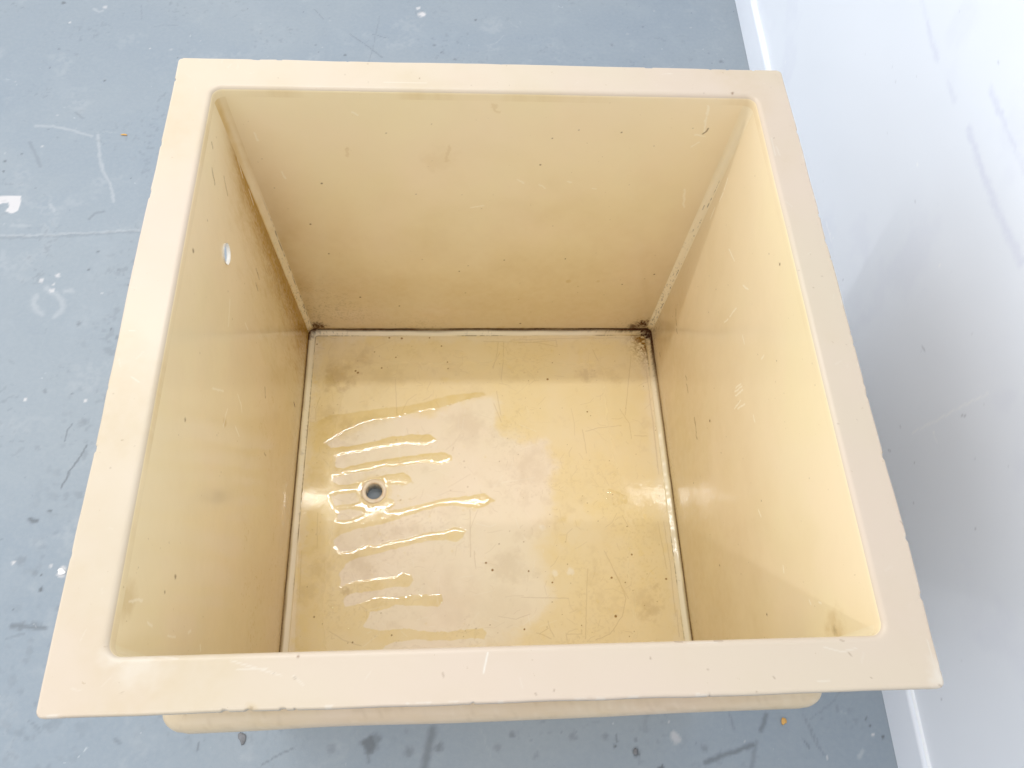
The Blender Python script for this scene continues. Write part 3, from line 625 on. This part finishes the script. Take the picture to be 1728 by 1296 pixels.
# ================================================================== THE SETTING
def ground():
    nx, ny = 900, 700
    # dense where marks are seen, coarse beyond
    gx = np.concatenate([np.linspace(-9, -1.75, 12)[:-1], np.linspace(-1.75, 1.2, nx), np.linspace(1.2, 7, 8)[1:]])
    gy = np.concatenate([np.linspace(-7, -.9, 10)[:-1], np.linspace(-.9, 1.95, ny), np.linspace(1.95, 10, 12)[1:]])
    X, Y = np.meshgrid(gx, gy, indexing='ij')
    P = np.stack([X, Y, (fbm(X, Y, .8, 200, 2) - .5) * 0], -1); s = Sheet(P, X, Y)
    g = lambda u, v: tuple(hit(u, v, (0, 0, 0), (0, 0, 1))[:2])
    def st(pts, w, k, ch, **kw): s.stroke([g(*p) for p in pts], w, k, ch, **kw)
    poly = [g(*p) for p in ((-6, 331), (36, 330), (35, 345), (30, 356), (20, 361), (8, 356), (15, 349), (14, 342), (4, 343), (-6, 348))]
    s.add(2, sst(-.001, .002, sdf(X, Y, poly)))
    for c, r, k in (((712, 24), .011, 1), ((706, 14), .006, .8), ((104, 965), .010, .9), ((178, 12), .007, .6), ((70, 473), .006, .7), ((97, 465), .006, .7), ((88, 490), .006, .7), ((42, 675), .004, .8), ((144, 676), .004, .8), ((118, 38), .003, .8), ((1139, 1244), .010, .5), ((1473, 1240), .003, .8), ((1396, 1278), .003, .7), ((253, 82), .003, .9), ((23, 949), .004, .8), ((86, 955), .003, .6)):
        s.blob(g(*c), r, k, 2, .4, .7, int(c[0]))
    for p in (((60, 212), (90, 213), (120, 219), (155, 230)), ((165, 228), (168, 262), (174, 290), (186, 310), (192, 340)), ((158, 15), (168, 20), (174, 18)), ((84, 345), (86, 350)), ((86, 345), (92, 357)), ((1450, 1276), (1456, 1268))):
        st(p, .0035, .55, 0, soft=.9, jit=.004, seed=int(p[0][0]))
    for p in (((62, 500), (56, 512), (60, 522), (72, 530)), ((78, 486), (92, 496), (106, 508), (104, 524), (92, 534)), ((110, 492), (122, 490))):
        st(p, .006, .45, 0, soft=.9, jit=.006, seed=int(p[0][0]))
    st(((-20, 401), (60, 400), (150, 396), (235, 391)), .004, .22, 1, soft=.9, jit=.008, seed=3); st(((-20, 398), (60, 397), (150, 393), (235, 388)), .003, .5, 0, soft=.9, jit=.006, seed=4)
    st(((20, 380), (50, 381)), .004, .35, 0, soft=.9, jit=.006)
    for p, w, k in ((((146, 751), (138, 768), (125, 785), (118, 795), (104, 823)), .0018, .75), (((121, 716), (113, 728), (109, 744)), .0014, .6), (((50, 240), (62, 265), (68, 280)), .004, .25), (((20, 1057), (34, 1056), (50, 1058), (76, 1060)), .0042, .6), (((50, 876), (56, 880), (62, 879)), .004, .8), (((10, 1078), (40, 1070)), .002, .3),
                    (((590, 57), (612, 72), (645, 97)), .0014, .5), (((630, 58), (652, 64)), .0012, .4), (((530, 15), (546, 32)), .0012, .4), (((128, 190), (140, 200)), .003, .3), (((150, 370), (160, 360), (175, 357)), .003, .35),
                    (((1190, 1287), (1212, 1278), (1240, 1268), (1271, 1256)), .0045, .65), (((1293, 1205), (1288, 1222), (1284, 1232)), .0042, .55), (((1277, 1252), (1272, 1275), (1268, 1300)), .004, .35), (((730, 1232), (724, 1258), (716, 1296)), .0075, .55), (((1355, 1205), (1375, 1250), (1392, 1275)), .0014, .3), (((1362, 1215), (1385, 1262)), .0012, .3), (((1358, 1250), (1366, 1262)), .002, .5), (((1232, 1205), (1238, 1230)), .002, .3), (((1040, 1240), (1042, 1252)), .002, .5), (((250, 1260), (336, 1250), (331, 1285)), .0006, .0), (((332, 1265), (335, 1254)), .0016, .55), (((497, 1262), (460, 1280), (440, 1292)), .0014, .5), (((620, 1270), (622, 1285)), .003, .4), (((240, 1235), (262, 1245)), .001, .0), (((195, 1248), (203, 1254)), .003, .4)):
        if k: st(p, w, k, 1, soft=.9, jit=.003, seed=int(p[0][0]))
    for c, r, k in (((625, 1256), .014, .75), ((635, 1248), .009, .5), ((1073, 1270), .0065, .95), ((740, 1262), .009, .5), ((690, 1268), .008, .4), ((1038, 1259), .003, .9), ((1116, 1296), .005, .9), ((967, 1242), .008, .35), ((1022, 1243), .006, .35), ((1188, 1262), .007, .35), ((1468, 1224), .0024, .9), ((1490, 1244), .003, .9), ((107, 5), .006, .8), ((803, 34), .004, .85), ((733, 76), .0045, .6), ((745, 88), .0035, .6), ((582, 93), .004, .7), ((768, 100), .005, .5), ((533, 76), .003, .4), ((1085, 45), .004, .4), ((1033, 76), .005, .4), ((6, 289), .003, .8), ((221, 300), .002, .8), ((84, 114), .0025, .8), ((69, 995), .004, .9), ((37, 260), .003, .6), ((150, 455), .003, .7), ((188, 555), .003, .9), ((218, 481), .003, .9), ((133, 546), .006, .5), ((140, 712), .009, .3), ((76, 660), .005, .4), ((35, 946), .009, .3), ((60, 966), .007, .35), ((84, 862), .004, .8), ((200, 455), .005, .4), ((200, 570), .006, .4), ((1217, 104), .006, .45), ((1196, 90), .003, .4), ((165, 425), .003, .7), ((60, 1056), .008, .4), ((36, 1056), .008, .5), ((70, 970), .002, .9), ((560, 1265), .008, .3), ((840, 1262), .006, .3), ((905, 1275), .006, .3)):
        s.blob(g(*c), r, k, 1, .6, .9, int(c[0] * 3 + c[1]))
    n1 = fbm(X, Y, .12, 210); n2 = fbm(X, Y, .011, 211, 3)
    s.add(1, .22 * sst(.62, .80, n2) * sst(.50, .75, n1)); s.add(1, .22 * sst(.62, .78, fbm(X, Y, .02, 212, 3)) * sst(.16, .0, abs(X + .86)) * (Y < .7))
    s.add(0, .22 * sst(.58, .78, fbm(X, Y, .09, 213)) * sst(.3, .7, n2))
    for k in range(360):
        p = (RNG.uniform(-1.6, .85), RNG.uniform(-.75, 1.8)); s.blob(p, RNG.exponential(.0011) + .0008, RNG.uniform(.25, .8), 1 if RNG.rand() < .65 else 2, .5, .6, k)
    for k in range(70):
        p = (RNG.uniform(-1.6, .85), RNG.uniform(-.75, 1.8)); a = RNG.uniform(0, 3.14); l = RNG.exponential(.035) + .01; b = a + RNG.uniform(-.5, .5)
        q = (p[0] + l * math.cos(a), p[1] + l * math.sin(a)); r = (q[0] + l * math.cos(b), q[1] + l * math.sin(b)); s.stroke([p, q, r], .0012, RNG.uniform(.12, .4), RNG.choice([0, 1]), .9, .003, seed=k)
    o = mesh_obj('floor', s.P.reshape(-1, 3), gridfaces(len(gx), len(gy)), M_con, None, s.m.reshape(-1, 4))
    tag(o, 'blue grey painted concrete floor with chips and scuffs', None, None, 'structure')
ground()

# room wall with skirting on the right
A = hit(1240, 0, (0, 0, 0), (0, 0, 1)); Bp = hit(1515, 1296, (0, 0, 0), (0, 0, 1))
t = (Bp - A); t[2] = 0; t /= np.linalg.norm(t); nrm = np.array([-t[1], t[0], 0]);
if nrm[0] < 0: nrm = -nrm
SK_T, SK_H = .013, .100
def wp(s, off, z): q = A + t * s + nrm * off; return (q[0], q[1], z)
wall_o = None
s = np.concatenate([np.linspace(-6, -.1, 8)[:-1], np.linspace(-.1, 2.6, 700), np.linspace(2.6, 8, 8)[1:]]); z = np.concatenate([[SK_H - .001], np.linspace(SK_H, 1.35, 420)[1:], [1.7, 2.1, 2.6]])
S, Zg = np.meshgrid(s, z, indexing='ij')
lump = (fbm(S, Zg, .35, 220, 3) - .5) * .006
P = A[None, None] + t[None, None] * S[..., None] + nrm[None, None] * (SK_T + lump[..., None]); P[..., 2] = Zg
W = Sheet(P, S, Zg)
def hwall(u, v):
    q = hit(u, v, A + nrm * SK_T, nrm); return ((q - A) @ t, q[2])
def ws(pts, w, k, ch, **kw): W.stroke([hwall(*p) for p in pts], w, k, ch, **kw)
ws(((1555, 0), (1560, 14), (1566, 40)), .005, .35, 0, soft=.95, jit=.006); ws(((1566, 40), (1572, 70), (1583, 100)), .006, .7, 0, soft=.95, jit=.006); ws(((1600, 140), (1612, 170)), .006, .5, 0, soft=.95, jit=.006)
ws(((1634, 220), (1650, 270), (1665, 310)), .007, .8, 0, soft=.95, jit=.006, seed=3); ws(((1665, 310), (1680, 350), (1695, 385), (1722, 440)), .008, .7, 0, soft=.95, jit=.006, seed=4)
ws(((1672, 150), (1684, 185), (1700, 225), (1712, 250)), .006, .75, 0, soft=.95, jit=.006, seed=5); ws(((1712, 250), (1728, 290)), .006, .4, 0, soft=.95, jit=.006, seed=6)
for p in (((1540, 730), (1615, 690)), ((1615, 690), (1665, 665)), ((1395, 375), (1405, 410)), ((1576, 736), (1582, 748))): ws(p, .0018, .45, 2, soft=.9, jit=.004, seed=int(p[0][0]))
for p in (((1622, 701), (1630, 702)), ((1500, 760), (1503, 761)), ((1555, 585), (1560, 592))): ws(p, .0016, .5, 1, soft=.9)
for c_ in ((1498, 835), (1542, 850), (1645, 893), (1424, 473), (1685, 105), (1513, 137), (1543, 781), (1520, 720), (1545, 340), (1590, 1180)): W.blob(hwall(*c_), .0022, .5, 1, .5, .4)
for c_ in ((1402, 395), (1548, 278), (1575, 730), (1586, 448), (1407, 402), (1326, 105)): W.blob(hwall(*c_), .003, .7, 2, .5, .6)
W.add(0, .25 * sst(.58, .75, fbm(S, Zg, .14, 230)))
for k in range(60): W.blob((RNG.uniform(0, 2.4), RNG.uniform(.12, 1.2)), RNG.uniform(.001, .002), RNG.uniform(.15, .4), 1, .5, .4, k)
wall_root = bpy.data.objects.new('room_wall', None); col.objects.link(wall_root)
tag(wall_root, 'smooth white painted wall with skirting on the right of the tub', 'wall')
mesh_obj('painted_face', P.reshape(-1, 3), gridfaces(len(s), len(z), False, True), M_wall, wall_root, W.m.reshape(-1, 4))
# wall body behind the face so it has real thickness
V = [wp(a, b, c) for a in (-6, 8) for b in (SK_T + .01, SK_T + .12) for c in (0, 2.6)]
mesh_obj('wall_core', V, [(0, 1, 3, 2), (4, 6, 7, 5), (0, 4, 5, 1), (2, 3, 7, 6), (1, 5, 7, 3), (0, 2, 6, 4)], M_wall, wall_root, smooth=False)
pr = [(0, .0005), (0, .004), (0, SK_H - .008), (.0006, SK_H - .004), (.003, SK_H - .0008), (.006, SK_H), (SK_T + .008, SK_H)]
ss = np.linspace(-6, 8, 500)
V = np.array([[wp(a, o + (.0012 * (fbm(np.array([a]), np.array([1.]), .3, 9, 2)[0] - .5)), zz) for o, zz in pr] for a in ss])
sk = mesh_obj('skirting_board', V.reshape(-1, 3), gridfaces(len(ss), len(pr), False, True), M_skirt, wall_root)
pr = [(.0072, SK_H - .0006), (.0076, SK_H + .0008), (.0095, SK_H + .0018), (.0115, SK_H + .0032), (SK_T + .004, SK_H + .0052)]
V = np.array([[wp(a, o + (.001 * (fbm(np.array([a]), np.array([2.]), .05, 9, 2)[0] - .5)), zz) for o, zz in pr] for a in ss])
mesh_obj('caulk_line', V.reshape(-1, 3), gridfaces(len(ss), len(pr), False, True), M_seal, sk)

# small litter on the floor
def bit(name, u, v, size, mat, label, cat, seed, flat=.5, sq=(1, 1)):
    c = hit(u, v, (0, 0, 0), (0, 0, 1)); r = random.Random(seed); V = []; F = []
    n, m = 12, 7
    for i in range(m):
        ph = math.pi * i / (m - 1)
        for j in range(n):
            a = 2 * math.pi * j / n; q = size * (1 + .5 * (math.sin(a * 2 + seed) * .5 + math.sin(a * 3 + seed * 2) * .35)) * (.94 + .12 * r.random())
            V.append((q * sq[0] * math.sin(ph) * math.cos(a), q * sq[1] * math.sin(ph) * math.sin(a), size * flat * (1 - math.cos(ph)) / 2 * (1 + .2 * r.random()) + .0003))
    F = [(i * n + j, i * n + (j + 1) % n, (i + 1) * n + (j + 1) % n, (i + 1) * n + j) for i in range(m - 1) for j in range(n)]
    o = mesh_obj(name, V, F, mat); o.location = (c[0], c[1], 0); return tag(o, label, cat)
bit('crumb', 1322, 1217, .0060, M_crumb, 'orange crumb on the floor in front of the tub', 'crumb', 1, .6, (.8, 1.3))
bit('crumb', 210, 228, .0052, M_crumb, 'small tan crumb on the floor left of the tub', 'crumb', 2, .6, (1.4, .6))
bit('grey_flake', 409, 1246, .0090, M_flake, 'dark grey flake on the floor beside the front ledge', 'flake', 3, .25, (.8, 1.2))
bit('grey_flake', 1072, 1269, .0050, M_flake, 'black speck of grit on the shaded floor in front of the tub', 'grit', 5, .5)
bit('paint_flake', 104, 965, .0075, M_chip, 'white paint flake on the floor near the left rim', 'flake', 4, .2, (1.3, .8))

# ================================================================== LIGHT
def tube(x0, x1, y, z, w, L, name, c=(1, 1, 1)):
    d = bpy.data.lights.new(name, 'AREA'); d.shape = 'RECTANGLE'; d.size = x1 - x0; d.size_y = w
    d.energy = L * math.pi * (x1 - x0) * w * 1.0; d.color = c
    o = bpy.data.objects.new(name, d); col.objects.link(o); o.location = ((x0 + x1) / 2, y, z); return o
HT = 1.30 + ZR
tube(-1.75, .14, .43 + .203 * 1.3, HT, .036, 47, 'ceiling_tube')
tube(-1.75, .14, -.4345 - .51 * 1.3, HT, .036, 31, 'ceiling_tube')
wld = bpy.data.worlds.new('World'); scene.world = wld; wld.use_nodes = True
wt = wld.node_tree; bg = wt.nodes['Background']; bg.inputs[0].default_value = (.95, .975, 1.0, 1)
wc = wt.nodes.new('ShaderNodeTexCoord'); wx = wt.nodes.new('ShaderNodeSeparateXYZ'); wt.links.new(wc.outputs['Generated'], wx.inputs[0])
# the rest of the room: white walls round the horizon, a darker ceiling
hz = math_(wt, 'SUBTRACT', 1.0, math_(wt, 'ABSOLUTE', wx.outputs[2]))
lf = math_(wt, 'MAXIMUM', math_(wt, 'MULTIPLY', wx.outputs[0], -1.0), 0.0)  # extra glow added low on the left to brighten the room wall
fr_ = math_(wt, 'MAXIMUM', math_(wt, 'MULTIPLY', wx.outputs[1], -1.0), 0.0)  # dimmed low in front, standing in for an unseen person behind the camera
hh = math_(wt, 'MULTIPLY', hz, math_(wt, 'MULTIPLY_ADD', fr_, -.30, .30))
wt.links.new(math_(wt, 'ADD', math_(wt, 'ADD', hh, math_(wt, 'MULTIPLY_ADD', math_(wt, 'MULTIPLY', fr_, hz), -.80, .94)), math_(wt, 'MULTIPLY', math_(wt, 'MULTIPLY', lf, math_(wt, 'MULTIPLY', hz, hz)), .75)), bg.inputs[1])

# ================================================================== CAMERA
cd = bpy.data.cameras.new('camera'); cam = bpy.data.objects.new('camera', cd); col.objects.link(cam)
cam.location = CAM; cam.rotation_euler = EUL; cd.sensor_width = 36; cd.lens = F_PX * 36 / 1728; cd.clip_start = .01; cd.clip_end = 100
scene.camera = cam
scene.view_settings.view_transform = 'Standard'; scene.view_settings.look = 'None'; scene.view_settings.exposure = .39; scene.view_settings.gamma = 1
scene.render.engine = 'CYCLES'
scene.cycles.max_bounces = 12; scene.cycles.diffuse_bounces = 6; scene.cycles.glossy_bounces = 5; scene.cycles.transparent_max_bounces = 8
